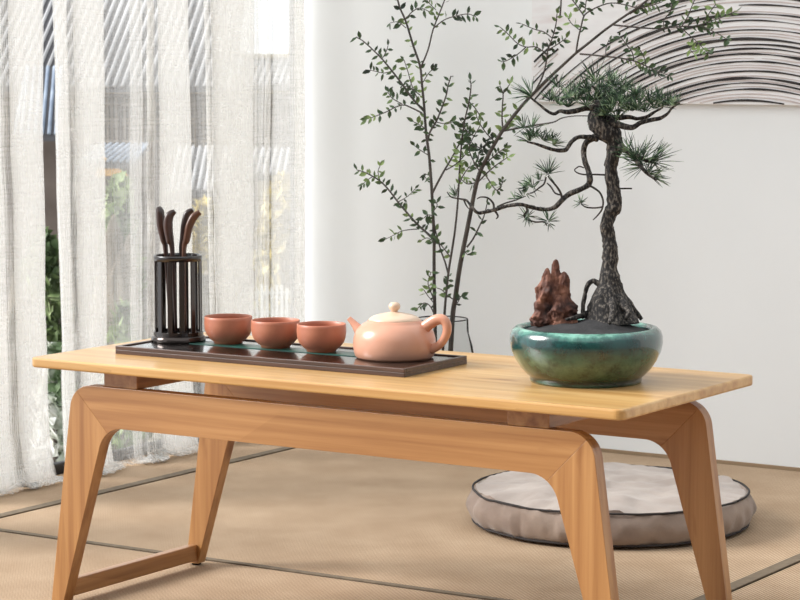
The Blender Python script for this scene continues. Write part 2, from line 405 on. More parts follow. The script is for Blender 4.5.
# handle: ring to the right of the image, in the vertical plane along RT
hd = (RT*.9 - Vector((-math.sin(YAW), math.cos(YAW), 0))*.42).normalized()
hp = [(.046,.0440),(.054,.0500),(.063,.0550),(.0725,.0560),(.0785,.0500),(.0790,.039),(.0740,.028),(.066,.0195),(.055,.014)]
pts, ro = smooth_path([hd*r+Vector((0,0,z)) for r, z in hp], [.0075,.0070,.0066,.0062,.0058,.0054,.0050,.0050,.006], 6)
h = MB(); h.tube(pts, ro, 16, ell=1.15); h.build('handle', m_pot, tp)
sd = (-RT*.86 + FW.cross(RT).cross(RT)*0 + Vector((-math.sin(YAW), math.cos(YAW), 0))*.35).normalized()
pts, ro = smooth_path([sd*r+Vector((0,0,z)) for r, z in [(.046,.028),(.053,.036),(.059,.0425),(.064,.0475),(.0685,.0515)]], [.0115,.0078,.0054,.0042,.0036], 6)
sp = MB(); sp.tube(pts, ro, 18); sp.build('spout', m_pot, tp)

# ------------------------------------------------------------------ tool holder
HX, HY = px_x(178.5, .012, 0, 340), .012
th_ = empty('tea_tool_holder', (HX, HY, SP)); tag(th_, 'tall dark slatted cylinder holding tea tools at tray left end', 'tool holder')
b = MB(); b.lathe([(0,0),(.0395,0),(.0400,.003),(.0385,.007),(.0365,.009),(0,.009)], 48); b.build('base_disc', m_ring, th_)
b = MB(); b.lathe([(.0335,.009),(.0365,.009),(.0365,.015),(.0335,.015)], 48, close=True, smooth=False); b.build('lower_ring', m_black, th_)
b = MB(); b.lathe([(.0320,.118),(.0350,.118),(.0355,.1245),(.0345,.1262),(.0320,.1255)], 48, close=True); b.build('upper_ring', m_black, th_)
for k in range(12):
    a = 2*PI*(k+.5)/12+YAW
    M = Matrix.Rotation(a, 4, 'Z') @ Matrix.Translation((.0335, 0, 0))
    s = MB(); s.box(-.0012, .0012, -.0040, .0040, .013, .12, M); s.build('slat', m_black, th_, bevel=.0008)
def tool(base, pts, rad, mat, label):
    pp, ro = smooth_path(pts, rad, 6); o0 = pp[0]
    m = MB(); m.tube(pp, ro, 12, ell=.8)
    o = m.build('tea_tool', mat, None, origin=o0); tag(o, label, 'tea tool', 'tea tools standing in the holder')
Dh = (Vector((HX, HY, SP))-CAM).dot(FW)
def hp_(px, py, off=0): return atdepth(px, py, Dh+off)
bz = Vector((HX, HY, SP+.0095))
for px, off, pts, rad, mat, l in (
    (170, .010, [(166,254),(164,240),(161,225),(160,212),(157.5,207.5)], [.0030,.0048,.0056,.0055,.0035], m_tool, 'black curved tea tool leaning furthest left in the holder'),
    (176, -.008, [(172.5,254),(170,240),(168,226),(169.5,216),(175,211)], [.0030,.0052,.0062,.0058,.0030], m_tool, 'short dark tea tool with hooked tip, second from left'),
    (181, .014, [(181,254),(183,240),(185,226),(187.5,214),(193,210)], [.0028,.0045,.0056,.0050,.0030], m_tool, 'dark tea tool hooked right, half hidden behind the brown one'),
    (186, -.012, [(184,254),(186.5,240),(189.5,226),(194,217),(200,212)], [.0028,.0045,.0052,.0052,.0034], m_tool2, 'brown curved wooden tea tool leaning furthest right')):
    foot = hp_(px+ (178-px)*.1, 331, off)
    w = [foot] + [hp_(x, y, off) for x, y in pts]
    tool(bz, w, [.0024]+[r*1.3 for r in rad], mat, l)

# ------------------------------------------------------------------ bonsai
q = onplane(590, 388.5, 2, TZ); back = Vector((-math.sin(YAW), math.cos(YAW), 0))
BC = q + back*.071
bo = empty('potted_bonsai', BC); tag(bo, 'gnarled pine bonsai in a glazed teal bowl on the table', 'bonsai')
prof = [(0,.003),(.066,.003),(.068,0),(.0725,0),(.0738,.004),(.0728,.0065),(.0775,.0100),(.0855,.0185),(.0925,.029),(.0980,.041),(.1002,.052),(.0998,.061),(.0975,.0675),(.0930,.0715),(.0885,.0725),(.0850,.0715),(.0838,.068),(.084,.060)]
b = MB(); b.lathe(prof, 96); b.build('bowl', m_glaze, bo)
# soil mound
s = MB(); n = 64; rings = 18; vs = [(0, 0, .074)]; fs = []
def soilz(x, y):
    r = math.hypot(x, y)/.0845
    return .0655 + .0135*(1-r*r) + .006*max(0, 1-math.hypot(x-.022, y-.005)/.04) + .0025*noise.noise(Vector((x*45, y*45, 3)))*(1-r**4)
vs = [(0, 0, soilz(0, 0))]
for i in range(1, rings+1):
    for k in range(n):
        a = 2*PI*k/n; r = .0838*i/rings; x, y = r*math.cos(a), r*math.sin(a); vs.append((x, y, soilz(x, y)))
for k in range(n): fs.append((0, 1+k, 1+(k+1)%n))
for i in range(rings-1):
    for k in range(n): fs.append((1+i*n+k, 1+(i+1)*n+k, 1+(i+1)*n+(k+1)%n, 1+i*n+(k+1)%n))
s.add(vs, fs, True); s.build('soil', m_soil, bo)
DB = (BC-CAM).dot(FW)
def bp(px, py, off=0): return atdepth(px, py, DB+off)-BC
PM = DB/F    # metres per pixel at the tree
def branch(name, pts, rad, mat, off0=0, wob=.0, n=10, parent=bo, k=5, gnarl=0, seed=0):
    P = []
    for i, p in enumerate(pts):
        o_ = off0 + (p[2] if len(p) > 2 else 0) + wob*noise.noise(Vector((i*.6, seed, .3)))
        P.append(bp(p[0], p[1], o_))
    pp, ro = smooth_path(P, [r*PM for r in rad], k)
    m = MB(); m.tube(pp, ro, n)
    if gnarl:
        vv = []
        m2 = MB(); 
        for v in m.v:
            v = Vector(v); d = noise.noise_vector(v*70)*gnarl*.6 + noise.noise_vector(v*190)*gnarl*.4; vv.append(tuple(v+d))
        m.v = vv
    return m.build(name, mat, parent)
trunk = branch('trunk', [(611,326),(610,316),(609,305),(609,294),(610,284),(610,272),(610.5,260),(610,248),(608.5,237),(607,226),(609,216),(614,207),(614,199),(613,188),(611.5,176),(611.5,164),(613,154),(615,144),(611,135),(604,129),(598,124),(596,117),(600,110),(606,104),(612,98)],
    [29,25,21,16,11.5,9,7.8,7,6.8,6.6,7,8,7.6,6.6,6.6,7,7.6,9,10.5,10,9.5,7.5,5.5,4,2.5], m_bark, n=22, k=4, gnarl=.0042)
for i, (pts, rad) in enumerate([
    ([(608,282),(600,284),(593,281),(587,287),(584,298),(583,310),(585,318)], [4,3.4,2.6,2.2,2.2,2.4,2.8]),
    ([(600,306),(592,312),(584,315),(575,317,-.02),(566,320,-.03)], [5,4,3,2.2,1.4]),
    ([(612,300,-.02),(613,308,-.035),(612,316,-.045),(609,323,-.052)], [4,3.2,3,2]),
    ([(618,298,-.01),(624,306,-.025),(629,313,-.035),(626,319,-.04)], [5,4,3,2]),
    ([(618,294),(628,304),(636,313),(642,320)], [6,4.5,3,1.8])]):
    branch('surface_root', pts, rad, m_bark, parent=bo, gnarl=.002, n=10, seed=i)
BR = [
 ([(608,138),(600,136),(592,138.5),(585.5,144),(583.5,153),(585,162),(588,170),(590,179),(588,185),(579,190),(569,194),(562,200),(555,207),(546,209.5),(535,208),(520,204.5),(507,206),(495,210),(484,212),(477,212.5),(471,206),(466,200),(458,198.5),(451,197),(447,192)], [6,4.5,3.6,3,2.8,2.7,2.7,3,3,2.7,2.6,2.6,2.4,2.2,2,1.9,1.9,1.9,1.8,1.7,1.5,1.2,.9,.7,.5], .02),
 ([(597,139),(588,137,-.01),(579,137,-.015),(572,141,-.018),(568,147,-.02),(565,150,-.02),(556,150,-.02),(546,147.5,-.02),(536,144,-.02),(527,141.5,-.02)], [3.5,2.6,2.2,2.1,2.1,2.2,1.9,1.7,1.3,.8], .0),
 ([(601,114),(596,108),(586,108.5),(576,111),(567,112),(560,111),(554,114),(546,110),(539,104),(530,97)], [4,3.2,2.8,2.6,2.4,1.9,1.7,1.5,1.2,.9], .0),
 ([(608,120),(616,124,-.01),(626,127,-.015),(633,127,-.02),(640,123,-.02),(650,120,-.02),(660,118,-.02),(667,114,-.02),(672,108,-.02),(680,103,-.02)], [4.5,3.6,3,2.6,2.4,2.2,2,1.6,1.2,.7], .0),
 ([(604,119),(614,118,.015),(628,117,.02),(638,119,.02),(648,116,.02),(656,111,.02),(663,107,.02)], [4,3,2.4,2,1.8,1.4,.8], .0),
 ([(616,142),(622,148,-.01),(629,152,-.015),(637,156,-.02),(645,160,-.02),(652,163,-.02)], [5,3.8,3.2,2.6,1.8,1], .0),
 ([(628,152,-.01),(636,160,-.02),(642,168,-.03),(649,175,-.03),(657,180,-.03)], [3,2.4,2,1.5,.9], .0),
 ([(604,108),(596,102,.01),(588,99,.02),(578,98,.02),(568,100,.02)], [3,2.2,1.8,1.4,.9], .0),
 ([(610,102),(618,98,.0),(628,97,.01),(640,100,.01)], [2.4,1.9,1.5,.9], .0),
 ([(604,106),(600,98),(596,90),(590,84)], [2.6,2,1.4,.8], .0),
 ([(588,185,-.004),(594,188,-.005),(600,193,-.006),(603,201,-.006),(602,209,-.008),(598,215,-.01),(593,220,-.01)], [1.2,1.1,1,1,.9,.8,.5], .0),
 ([(602,207,-.006),(594,208,-.01),(586,207,-.012),(581,204,-.012)], [.9,.8,.8,.5], .0),
 ([(562,200),(561,194,-.006),(557,187,-.01),(551,180,-.01),(548,176,-.01)], [1.4,1.2,1.1,1,.7], .0),
 ([(561,195),(555,193,.006),(551,187,.01),(547,183,.01)], [1,.9,.9,.6], .0),
 ([(546,177),(544,184),(539,188),(534,192),(530,193)], [.9,.9,.8,.7,.4], .0),
 ([(535,207),(527,206),(527,211),(524,215),(526,220)], [1.4,1.2,1.1,1,.6], .0),
 ([(528,220),(536,222),(544,222),(547,226)], [.8,.8,.8,.5], .0),
 ([(494,209),(493,203),(488,198),(481,197),(477,199)], [1.3,1.1,.9,.8,.5], .0),
 ([(495,211),(498,216),(496,219)], [1.2,1,.5], .0),
 ([(497,207),(506,203),(516,200),(526,196)], [.9,.8,.7,.4], .0),
 ([(464,200),(466,205),(469,209)], [1,.8,.4], .0),
 ([(607,175),(595,174.5,-.002),(584,174.5,-.002),(578,173,-.002),(574.5,170,-.002),(579,166.5,-.002),(584,168,-.002)], [1,.9,.8,.7,.6,.7,.6], .0),
 ([(617,188.5),(624,188.5),(632,188.5)], [.9,.9,.8], .0),
]
for i, (pts, rad, wob) in enumerate(BR):
    big = rad[0] > 2.2
    branch('branch', pts, rad, m_bark if big else m_twig, wob=wob, n=10 if big else 7, gnarl=.0011 if big else .0003, parent=bo, seed=i+3)
# needles
def needles(tufts, name):
    m = MB()
    for (px, py, r, cx, cy, cnt, off) in tufts:
        c = bp(px, py, off)
        d0 = (RT*cx + Vector((0,0,1))*cy)
        for k in range(cnt):
            v = Vector((random.gauss(0,1), random.gauss(0,1), random.gauss(0,1))).normalized()
            d = (d0*1.0 + v*.95).normalized()
            L_ = r*PM*random.uniform(.72, 1.15)*(1.18 if r > 11 else 1)
            p0 = c + v*.0015; p1 = p0 + d*L_*.55 + Vector((0,0,1))*L_*.02; p2 = p0 + d*L_
            w = random.uniform(.00048, .00078)
            a = d.cross(Vector((.3,.5,.8))).normalized(); b_ = d.cross(a)
            vs = []
            for p, ww in ((p0, w*.8), (p1, w), (p2, w*.25)):
                for q_ in range(3):
                    an = q_*2*PI/3; vs.append(p+(a*math.cos(an)+b_*math.sin(an))*ww)
            m.add(vs, [(i*3+j, i*3+(j+1)%3, i*3+3+(j+1)%3, i*3+3+j) for i in range(2) for j in range(3)], True)
    return m.build(name, m_needle, bo)
T = []
def tf(px, py, r, cx, cy, n=22, off=0): T.append((px+random.uniform(-1.5,1.5), py+random.uniform(-3,2.5), r*random.uniform(.85,1.15), cx+random.uniform(-.25,.25), cy, n, off))
tf(531,97,19,-.6,.5,24); tf(530,98,15,-.9,-.1,8)
for x, y in ((551,103),(560,106),(568,104),(577,102),(586,104),(572,98),(594,100)): tf(x, y, 13, -.2, .9, 24, random.uniform(-.03,.03))
tf(557,88,13,-.3,.9,16); tf(594,80,20,-.35,.9,26,-.02); tf(590,92,14,-.3,.9,20); tf(583,96,13,-.4,.8,20)
for x, y in ((600,96),(606,104),(613,98),(620,106),(612,112),(626,100),(620,92),(606,114),(632,108),(602,120),(614,88),(628,112)): tf(x, y, 14, random.uniform(-.3,.4), .8, 26, random.uniform(-.035,.03))
for x, y in ((638,112),(646,112),(654,110),(662,108),(668,105),(650,104),(640,102),(658,101),(674,106),(634,96)): tf(x, y, 12, random.uniform(-.2,.4), .9, 22, -.015+random.uniform(-.02,.02))
tf(596,122,9,-.9,-.3,8)
for x, y in ((604,90),(611,84),(620,84),(627,90),(608,78),(636,92),(598,88),(586,90),(577,93),(566,98),(612,106),(604,112),(618,116),(600,114)): tf(x, y, 14, random.uniform(-.7,.7), .7, 16, random.uniform(-.03,.03))
for x, y in ((523,128),(530,127)): tf(x, y, 12, -.3, .6, 16, -.02)
for x, y, a in ((530,141,-.5),(537,138,.1),(544,142,.4),(552,146,.6),(534,134,-.2),(548,140,.3)): tf(x, y, 11, a, .7, 20, -.02)
tf(547,175,15,-.1,.75,30); tf(540,182,10,-.5,.5,16); tf(532,183,10,-.6,.5,20); tf(526,187,9,-.7,.2,18); tf(521,196,8,-.6,.2,14); tf(534,191,8,.2,.3,10); tf(515,199,6,-.7,.2,8); tf(527,195,7,.3,.4,10)
tf(527,219,11,-.2,-.5,20); tf(527,219,9,.1,.5,12); tf(547,223,11,.0,.6,24); tf(548,224,8,.3,-.5,8)
tf(579,204,10,-.3,.7,20,-.012)
tf(456,198,11,-.5,.8,14)
for x, y, r, a, e in ((629,151,20,-.3,.8),(637,156,22,.2,1),(645,160,24,.7,.8),(651,163,24,.9,.45),(640,164,20,.3,.8),(634,158,16,-.6,.3),(645,172,18,.4,.7),(637,163,22,-.85,.5),(650,176,17,.8,.4),(656,180,12,.9,.1),(642,168,20,-.9,.15),(655,164,20,.95,.2)): tf(x, y, r, a, e, 15, -.02)
needles(T, 'needles')

# scholar rock standing on the soil
rc = bp(555, 321, 0)+BC
rx, ry = rc.x-BC.x, rc.y-BC.y
rx, ry = rx+back.x*(-.004), ry+back.y*(-.004)
RB = Vector((BC.x+rx, BC.y+ry, BC.z+soilz(rx, ry)-.003))
rk = MB()
def spire(cx, cy, h, r, lean, seed):
    n = 34; rings = 44; vs = []
    for i in range(rings+1):
        t = i/rings
        rr = r*(1-t**2.6)**.6*(1+.22*math.sin(t*11+seed)) if i < rings else .0004
        for k in range(n):
            a = 2*PI*k/n
            v = Vector((math.cos(a), math.sin(a), 0))
            nn = 1.08 + .5*noise.noise(Vector((math.cos(a)*1.8+seed*3, math.sin(a)*1.8, t*4.5))) - .38*(1-abs(noise.noise(Vector((math.cos(a)*2.6, math.sin(a)*2.6+seed, t*5))))*3.2)*.5 + .22*noise.noise(Vector((math.cos(a)*5, math.sin(a)*5+seed, t*16)))
            p = RT*(cx+lean*t) + back*cy + (RT*v.x + back*v.y*.75)*rr*nn + Vector((0,0,1))*(h*t)
            vs.append(p)
    fs = [(i*n+k, i*n+(k+1)%n, (i+1)*n+(k+1)%n, (i+1)*n+k) for i in range(rings) for k in range(n)]
    fs += [tuple(range(n))[::-1], tuple(rings*n+k for k in range(n))]
    rk.add(vs, fs, True)
spire(-.0150, 0, .077, .0125, .004, 1); spire(-.0030, .003, .088, .0115, .0035, 2.2); spire(.0115, 0, .072, .0110, -.0005, 4.1)
spire(-.019, -.004, .038, .0115, .001, 5.3); spire(.0195, -.003, .036, .0125, -.002, 6.6); spire(.003, -.009, .042, .0105, .001, 8.2)
ro_ = rk.build('scholar_rock', m_rock, None, fix=True); ro_.location = RB
tag(ro_, 'craggy reddish brown rock standing beside the bonsai trunk', 'rock')
rm = ro_.modifiers.new('remesh', 'REMESH'); rm.mode = 'VOXEL'; rm.voxel_size = .0011; rm.use_smooth_shade = True

# ------------------------------------------------------------------ floor cushion
CC = onplane(610, 522.5, 2, 0); CC.z = .0012
cu = empty('floor_cushion', CC); tag(cu, 'round flat grey linen floor cushion with dark piping, behind the table', 'cushion')
CR = 138/F*((CC-CAM).dot(FW)); CH = .058
def cushion_shell():
    n = 160; vs = []; prof = []
    prof.append((0, CH+.012))
    for i in range(1, 15): r = i/14*.97; prof.append((r, CH+.012-(r**3.2)*.014))
    for i in range(0, 13):
        t = i/12; prof.append((.985+.045*math.sin(PI*t)**.8 , CH-.002-(CH-.008)*t))
    for i in range(1, 6): prof.append((.96*(1-i/5), .003))
    for i, (r, z) in enumerate(prof):
        for k in range(n):
            a = 2*PI*k/n; x, y = r*CR*math.cos(a), r*CR*math.sin(a)
            side = 1 if 14 < i < 28 else 0
            w = noise.noise(Vector((x*16, y*16, z*10)))*.008 + noise.noise(Vector((x*38, y*38, z*30)))*.0045
            # radial puckers near the seam
            if side: 
                rr = r*CR + .006*noise.noise(Vector((a*7, z*20, 5))) + .004*noise.noise(Vector((a*26, z*46, 9)))
                vs.append((rr*math.cos(a), rr*math.sin(a), z))
            elif i <= 14:
                cr = abs(noise.noise(Vector((x*9+y*5+20, y*26-x*8, 1.5))))
                pk = .0022*noise.noise(Vector((a*22, r*3, 2)))*max(0, r-.6)*2.5
                vs.append((x, y, z + w - .004*max(0, .22-cr)*4*.5 + pk))
            else: vs.append((x, y, z))
    m = MB(); m.add(vs, [(i*n+k, i*n+(k+1)%n, (i+1)*n+(k+1)%n, (i+1)*n+k) for i in range(len(prof)-1) for k in range(n)], True)
    return m
shell = cushion_shell()
nn_ = 160
top_ = MB(); top_.v = shell.v; top_.f = [f for i, f in enumerate(shell.f) if i//nn_ < 14]; top_.sm = [True]*len(top_.f)
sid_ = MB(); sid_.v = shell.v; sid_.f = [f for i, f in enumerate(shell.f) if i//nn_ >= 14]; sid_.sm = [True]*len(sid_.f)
def clean(o):
    bm = bmesh.new(); bm.from_mesh(o.data); bmesh.ops.delete(bm, geom=[v for v in bm.verts if not v.link_faces], context='VERTS'); bm.to_mesh(o.data); bm.free(); return o
clean(top_.build('top_panel', m_cush, cu)); clean(sid_.build('side_band', m_cush_shade, cu))
for z, dz in ((CH-.001, .0022), (.0055, .0012)):
    m = MB(); n = 140; rr = CR*.995
    pts = [(rr*math.cos(2*PI*k/n), rr*math.sin(2*PI*k/n), z+dz*noise.noise(Vector((math.cos(2*PI*k/n)*5, math.sin(2*PI*k/n)*5, z*9)))) for k in range(n+1)]
    m.tube(pts, .0019, 8); m.build('piping', m_piping, cu)

# ------------------------------------------------------------------ vase with branches
VY = 1.29
vb = onplane(441, 450, 2, 0); VX = vb.x; VY = vb.y
DV = (vb-CAM).dot(FW)
va = empty('glass_vase', (VX, VY, .0012)); tag(va, 'clear glass vase with dark rim behind the teapot, on the floor', 'vase')
ztop = onplane(441, 318.5, 1, VY).z
prof = [(0,.0),(.052,.0),(.060,.006),(.072,.05),(.075,.10),(.071,.15),(.062,ztop-.055),(.0545,ztop-.03),(.0535,ztop-.004)]
m = MB(); m.lathe(prof, 56); m.build('bowl', m_vase, va)
m = MB(); pts = [(.052*math.cos(2*PI*k/48), .052*math.sin(2*PI*k/48), ztop-.002) for k in range(49)]; m.tube(pts, .0013, 8); m.build('rim', m_darkframe, va)

pr = empty('leafy_branches', (VX, VY, .02)); tag(pr, 'tall slender green leafy branches standing in the glass vase', 'plant')
PO = pr.location
PMV = DV/F
leafspots = []
def stem(pts, r0, r1, seed=0, leaves=(0, 1), step=6.5, amp=.03, name='stem', back0=0):
    P = []
    for i, (x, y) in enumerate(pts):
        o_ = back0 + amp*noise.noise(Vector((x*.012+seed*1.7, y*.012, 4.2)))
        P.append(onplane(x, y, 1, VY+o_)-PO)
    rad = [(r0+(r1-r0)*i/(len(pts)-1))*PMV for i in range(len(pts))]
    pp, ro = smooth_path(P, rad, 4)
    m = MB(); m.tube(pp, ro, 7); m.build(name, m_stem, pr)
    # leaves between fractions
    L_ = [0]
    for i in range(1, len(pp)): L_.append(L_[-1]+(pp[i]-pp[i-1]).length)
    tot = L_[-1]; d = leaves[0]*tot; sgn = 1; end = leaves[1]*tot
    while d <= end+1e-6:
        j = max(i for i in range(len(L_)) if L_[i] <= d+1e-9); j = min(j, len(pp)-2)
        t = (pp[j+1]-pp[j]).normalized(); leafspots.append((pp[j]+(pp[j+1]-pp[j])*((d-L_[j])/max(1e-6, L_[j+1]-L_[j])), t, sgn)); sgn = -sgn
        d += step*PMV*random.uniform(.6, 1.3)
    if leaves[1] > .99: leafspots.append((pp[-1], (pp[-1]-pp[-2]).normalized(), 0))
inv = lambda px, py: (px, py)
stem([(438,440),(436,380),(435,325),(434.5,300),(434,270),(434,240),(432.5,205),(431,180),(429,155),(426,132),(424,105),(422,85),(420,66),(413,45),(406,22),(400,8),(396,-6)], 2.0, .9, 0, (.62, 1), 9)
stem([(421,67),(428,50),(433,30),(440,12),(447,-6)], .9, .6, 0, (.55, 1), 8)
stem([(427,144),(430,132),(436,122),(441,110),(446,96),(448,86),(451,76)], 1.1, .6, 1, (.15, 1), 5.5)
stem([(424,111),(412,98),(402,84),(392,71),(382,59),(372,49),(363,41),(356,37)], 1.2, .5, 2, (.1, 1), 5)
stem([(422,113),(412,108),(404,105),(396,107),(386,112),(376,116),(367,119)], .9, .4, 3, (.3, 1), 7)
stem([(402,104),(392,98),(388,92)], .6, .4, 3.2, (.3, 1), 5)
stem([(382,59),(386,52),(388,46)], .5, .4, 2, (.2, 1), 5)
stem([(392,71),(384,73),(374,71),(370,70)], .5, .3, 2, (.4, 1), 5)
stem([(418,100),(412,86),(408,72),(404,60)], .6, .4, 2.5, (.2, 1), 5)
stem([(420,95),(410,88),(402,86)], .6, .4, 2.5, (.2, 1), 5)
stem([(422,84),(428,74),(434,68)], .5, .4, 2.5, (.2, 1), 5)
stem([(405,20),(412,12),(420,8),(430,12)], .6, .4, 1.5, (.2, 1), 6)
stem([(434,28),(444,20),(456,16),(468,14),(476,17)], .6, .4, 1.5, (.2, 1), 6)
stem([(406,28),(398,22),(390,23)], .5, .3, 1.5, (.3, 1), 5)
stem([(436,10),(430,4),(424,-4)], .5, .3, 1.5, (.1, 1), 5)
stem([(434,240),(427,233),(418,225),(408,214),(398,202),(388,189),(380,181),(372,176),(364,172),(357,170)], 1.3, .5, 4, (.12, 1), 4.8)
stem([(419,229),(411,229.5),(402,231),(394,235),(386,239)], .6, .3, 4, (.5, 1), 5.5)
stem([(380,181),(378,172),(380,166)], .5, .4, 4, (.2, 1), 4.5)
stem([(372,177),(366,181),(362,185)], .5, .3, 4, (.3, 1), 5)
stem([(398,202),(408,196),(415,189)], .5, .3, 4, (.3, 1), 5)
stem([(432.5,193),(438,182),(444,171),(450,161),(456,150),(461,140),(464,128)], 1.2, .6, 5, (.45, 1), 5)
stem([(446,170),(456,164),(464,156),(470,148)], .7, .4, 5, (.3, 1), 5)
stem([(441,440),(442,380),(444,325),(445.5,300),(448.5,272),(452,250),(455,230),(457.5,205),(459,180),(461,150),(464.5,122),(469,102),(471,86),(470,80)], 1.5, .6, 6, (.74, 1), 5)
stem([(448.5,275),(445,262),(441,251),(438,240),(435,228),(434,215)], 1, .5, 6, (.3, .9), 8)
stem([(451,258),(445,250),(440,244)], .7, .5, 6, (.3, 1), 6)
stem([(446,440),(449,380),(452.5,318),(455,300),(459,272),(463,250),(467,230),(471,210),(475,190),(480,172),(488,156),(495,143),(503,130),(512,118),(520,108),(529,98),(540,87),(550,77),(562,66),(575,54),(590,42),(605,30),(622,18),(640,6),(652,-4)], 2.7, 1.0, 7, (.52, .66), 6)
stem([(467,247),(473,239),(479,227),(484,216),(487,204)], 1, .5, 7, (.3, 1), 7)
stem([(478,182),(487,173),(495,166),(502,161),(508,157)], .8, .4, 7, (.1, 1), 6)
stem([(486,176),(496,190),(501,186),(503,180)], .7, .4, 7, (.2, 1), 4)
stem([(503,130),(502,118),(502.5,104),(503,94),(500,86)], .9, .5, 7, (.3, 1), 6)
stem([(503,94),(507,88),(510,84)], .5, .4, 7, (.5, 1), 5)
stem([(503,131),(516,128.5),(530,126),(543,124),(554,122),(562,118),(575,116),(592,116)], 1.0, .5, 7.5, (.1, .2), 20)
stem([(534,93),(541,80),(545,68),(547,56),(548,48)], 1, .6, 8, (.6, 1), 5)
stem([(547,54),(536,47),(526,47),(517,43),(508,34),(500,27)], .7, .4, 8, (.1, 1), 5)
stem([(526,47),(518,54),(508,60),(502,62)], .6, .4, 8, (.4, 1), 6)
stem([(548,50),(553,36),(556,24),(557,14)], .7, .5, 8, (.1, 1), 5)
stem([(552,38),(544,32),(534,29),(522,24)], .6, .4, 8, (.2, 1), 5)
stem([(560,16),(561,4),(561,-6)], .9, .7, 8.1, (2, 3), 9)
stem([(548,50),(558,44),(566,38)], .6, .4, 8, (.2, 1), 4.5)
stem([(576,53),(578,40),(581,27),(584,16),(590,11),(600,6),(612,3),(626,5),(640,9)], .9, .5, 9, (.2, 1), 9)
stem([(584,16),(577,6),(570,-3)], .7, .5, 9, (.1, 1), 4)
stem([(585,12),(586,2),(588,-6)], .6, .5, 9, (.2, 1), 5)
stem([(580,30),(572,24),(568,18)], .5, .4, 9, (.4, 1), 4)
stem([(580,54),(592,55),(606,56.5),(620,58),(634,61),(646,66),(658,71),(670,76)], .9, .4, 10, (.45, 1), 4.2)
stem([(634,61),(632,52),(626,44),(620,36)], .6, .4, 10, (.2, 1), 4.5)
stem([(646,66),(644,57),(640,50)], .5, .4, 10, (.2, 1), 4.5)
stem([(656,70),(660,77)], .4, .3, 10, (.2, 1), 4.5)
stem([(606,56),(606,48),(609,40)], .5, .4, 10, (.3, 1), 4.5)
stem([(614,25),(628,26.5),(644,28),(660,28.5),(680,26.5),(695,26),(708,22),(720,18),(734,12)], .9, .4, 11, (.4, 1), 4)
stem([(680,27),(688,34),(696,41),(703,48),(709,54)], .6, .3, 11, (.2, 1), 4)
stem([(700,26),(710,30),(720,35),(728,40)], .6, .3, 11, (.2, 1), 4.5)
stem([(682,26),(688,16),(692,6),(696,-3)], .6, .4, 11, (.1, 1), 4)
stem([(664,28),(664,20),(670,12),(672,4)], .6, .4, 11, (.1, 1), 4)
stem([(696,42),(690,48),(694,54)], .4, .3, 11, (.1, 1), 4)
stem([(704,22),(710,12),(716,4)], .5, .4, 11, (.1, 1), 4)
stem([(630,14),(640,8),(650,6),(662,2)], .6, .4, 11.5, (.1, 1), 5)
for p, s_ in (([(480,172),(473,160),(469,148),(474,136),(480,126)], 12), ([(495,142),(487,134),(480,124),(476,115)], 12), ([(488,156),(480,148),(472,146),(466,142)], 13),
              ([(458,186),(464,174),(470,166)], 13), ([(484,165),(492,158),(499,152),(505,148)], 13.5), ([(478,150),(486,144),(490,136)], 14),
              ([(474,136),(466,130),(462,122)], 14), ([(478,182),(468,184),(462,180)], 14.2), ([(482,172),(478,160),(480,150)], 14.4), ([(469,102),(475,108),(480,116)], 15)):
    stem(p, .7, .4, s_, (.1, 1), 4.2)
stem([(434,300),(430,290),(428,282),(431,272)], .7, .4, 16, (.2, 1), 5)
stem([(435,316),(430,306),(424,303),(418,308)], .7, .4, 16, (.3, 1), 6)
stem([(433,302),(428,296),(424,290)], .5, .4, 16, (.3, 1), 6)
stem([(455,300),(448,296),(442,290),(437,288)], .7, .4, 17, (.2, 1), 6)
stem([(446,300),(447,286),(449,276)], .6, .4, 17, (.1, 1), 5)
stem([(454,308),(458,302),(461,296)], .5, .4, 17, (.3, 1), 5)
stem([(464,250),(468,255),(472,252)], .5, .4, 17, (.2, 1), 5)
stem([(436,244),(428,238),(422,240)], .5, .4, 17.5, (.2, 1), 5)
stem([(434,216),(428,215),(424,218)], .5, .4, 17.5, (.1, 1), 4)
stem([(432,213),(437,206),(436,202)], .5, .4, 17.5, (.1, 1), 4)
stem([(431,176),(424,174),(427,180)], .5, .4, 17.5, (.1, 1), 5)
stem([(428,155),(420,150),(415,146)], .5, .4, 17.5, (.3, 1), 5)
stem([(425,128),(418,124),(414,122)], .5, .4, 17.5, (.3, 1), 5)
stem([(436,122),(446,124),(452,122)], .5, .4, 17.5, (.5, 1), 6)
lm = MB()
for p, t, sg in leafspots:
    for rep in range(random.choice((1,1,1,2,2))):
        view = (CAM-(p+PO)).normalized()
        side = t.cross(view).normalized()
        s_ = sg if rep == 0 else -sg
        if s_ == 0: s_ = random.choice((-1, 1))*.2
        d = (t*random.uniform(.25, .9) + side*s_*random.uniform(.6, 1.1) + Vector((0,0,-.1+random.uniform(-.6,.6))) + view*random.uniform(-.6,.6)).normalized()
        L_ = random.uniform(4.4, 8.8)*PMV; w = L_*random.uniform(.18, .28)
        nn = d.cross(view + Vector((random.uniform(-1,1), random.uniform(-1,1), random.uniform(-.5,1)))*.8).normalized()
        fold = d.cross(nn).normalized()
        a0 = p + d*L_*.12
        q_ = [a0, a0+d*L_*.30+nn*w, a0+d*L_*.62+nn*w*.9-fold*w*.2, a0+d*L_-fold*w*.6, a0+d*L_*.62-nn*w*.9-fold*w*.2, a0+d*L_*.30-nn*w, a0+d*L_*.45+fold*w*.25]
        q_ = [p]+q_
        lm.add(q_, [(1,2,7),(2,3,7),(3,4,7),(4,5,7),(5,6,7),(6,1,7),(0,2,1),(0,1,6)], False)
lm.build('leaves', m_leaf, pr, fix=False)

